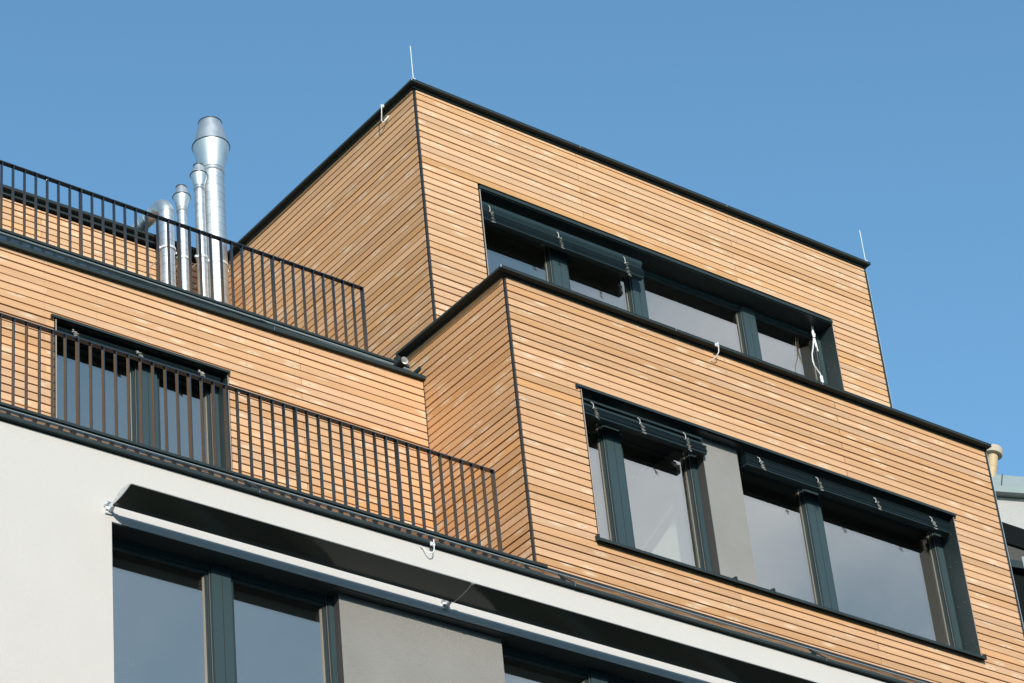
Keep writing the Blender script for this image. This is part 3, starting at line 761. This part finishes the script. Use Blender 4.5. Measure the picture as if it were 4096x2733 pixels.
b = MB(); b.lathe([(.088, -.3), (.088, .32), (.092, .325), (.092, .34), (.086, .345), (.086, L)], 0, 0, 28, 0, q, A); b.build('pipe', M['cream'], vp)
b = MB(); b.lathe([(.090, L - .01), (.150, L - .005), (.153, L + .01), (.155, L + .10), (.14, L + .125), (0, L + .14)], 0, 0, 28, 0, q, A); b.build('cap', M['capstone'], vp)

# ------------------------------------------------------------------ unseen house added behind the camera to block the bright low sky
op = empty('added_opposite_building', (12., -13., -1.65)); tag(op, 'long plain unseen apartment house added across the street to block low sky, facing the larch clad block', 'building')
b = MB(); b.box(-55., 85., -26., -12., -1.65, 21.5); b.build('wall', M['nplaster'], op)
b = MB(); b.hexa([(-55.5, -26.5, 21.5), (85.5, -26.5, 21.5), (85.5, -11.5, 21.5), (-55.5, -11.5, 21.5), (-55.5, -20., 24.), (85.5, -20., 24.), (85.5, -18., 24.), (-55.5, -18., 24.)]); b.build('roof', M['slate'], op)
b = MB(); b.box(-.7, .7, -.03, .05, -.95, .95); b.box(-.62, -.03, .05, .06, -.87, .87, 1); b.box(.03, .62, .05, .06, -.87, .87, 1)
w0 = b.build('window', [M['plate'], M['foil']], op, False)
for i in range(12):
    for k in range(4):
        c = w0 if i == k == 0 else w0.copy()
        if c is not w0: COL.objects.link(c); c.parent = op
        c.location = Vector((-20. + i * 6., -12., 4.5 + k * 4.4)) - op.location

# ------------------------------------------------------------------ ground
b = MB(); b.quad([(-900, -900, -1.65), (900, -900, -1.65), (900, 900, -1.65), (-900, 900, -1.65)])
g = b.build('ground', M['asphalt']); tag(g, None, None, kind='structure')

# ------------------------------------------------------------------ sun, sky, camera
SUN = Vector((-.50, -1., .45)).normalized()         # direction towards the sun
el = math.asin(SUN.z); az = math.atan2(SUN.x, SUN.y)
sl = bpy.data.lights.new('sun', 'SUN'); sl.energy = 2.6; sl.angle = R(.53); sl.color = (1., .935, .84)
so = bpy.data.objects.new('sun', sl); COL.objects.link(so); so.rotation_euler = SUN.to_track_quat('Z', 'Y').to_euler()
w = bpy.data.worlds.new('World'); S.world = w; w.use_nodes = True
nt = w.node_tree; nt.nodes.clear()
out = N(nt, 'ShaderNodeOutputWorld'); bg = N(nt, 'ShaderNodeBackground', Strength=.145); lk(nt, bg, 0, out, 0)
sky = N(nt, 'ShaderNodeTexSky', sky_type='NISHITA'); sky.sun_disc = False
sky.sun_elevation = el; sky.sun_rotation = az; sky.altitude = 200; sky.air_density = 1.; sky.dust_density = .45; sky.ozone_density = 3.
tc = N(nt, 'ShaderNodeTexCoord')
# a bank of bright cloud over the street, in the half of the sky behind the camera
no = N(nt, 'ShaderNodeTexNoise', Scale=6.5, Detail=6., Roughness=.55); lk(nt, tc, 'Generated', no, 'Vector')
dt = N(nt, 'ShaderNodeVectorMath', operation='DOT_PRODUCT'); lk(nt, tc, 'Generated', dt, 0); dt.inputs[1].default_value = Vector((1.14, -1., .78)).normalized()
bank = N(nt, 'ShaderNodeMapRange', interpolation_type='SMOOTHSTEP'); lk(nt, dt, 'Value', bank, 0); bank.inputs[1].default_value = .982; bank.inputs[2].default_value = .9935
dv = N(nt, 'ShaderNodeVectorMath', operation='DOT_PRODUCT'); lk(nt, tc, 'Generated', dv, 0); dv.inputs[1].default_value = Vector((.75, -1., .55)).normalized()
veil = N(nt, 'ShaderNodeMapRange', interpolation_type='SMOOTHSTEP'); lk(nt, dv, 'Value', veil, 0); veil.inputs[1].default_value = .968; veil.inputs[2].default_value = .999
vl = math_node(nt, 'MULTIPLY', veil.outputs[0], math_node(nt, 'MULTIPLY_ADD', no.outputs[0], 1.1, -.12, clamp=True), clamp=True)
cl = math_node(nt, 'MULTIPLY', bank.outputs[0], math_node(nt, 'MULTIPLY_ADD', no.outputs[0], 2.6, -.62, clamp=True), clamp=True)
tint = mixc(nt, 1., sky.outputs[0], (.745, .965, .905), 'MULTIPLY')
cl = math_node(nt, 'MAXIMUM', cl, math_node(nt, 'MULTIPLY', vl, .75))
col = mixc(nt, math_node(nt, 'MULTIPLY', cl, .85), tint, (4.3, 5.0, 5.9))
nt.links.new(col, bg.inputs[0])

cam = bpy.data.cameras.new('camera'); co = bpy.data.objects.new('camera', cam); COL.objects.link(co); S.camera = co
cam.sensor_width = 36.; cam.lens = 11597.566 / 4096 * 36.; cam.clip_start = .5; cam.clip_end = 3000.
r_, u_, w_ = Vector((.7931, -.6025, -.0899)).normalized(), Vector((-.2774, -.4886, .8273)), Vector((.5423, .6311, .5546)).normalized()
r_ = (r_ - w_ * r_.dot(w_)).normalized(); u_ = r_.cross(w_)
co.matrix_world = Matrix(((r_.x, u_.x, -w_.x, 0), (r_.y, u_.y, -w_.y, 0), (r_.z, u_.z, -w_.z, 0), (0, 0, 0, 1)))
S.view_settings.view_transform = 'Standard'; S.view_settings.look = 'None'; S.view_settings.exposure = .75; S.view_settings.gamma = 1.
S.cycles.max_bounces = 10; S.cycles.transparent_max_bounces = 12
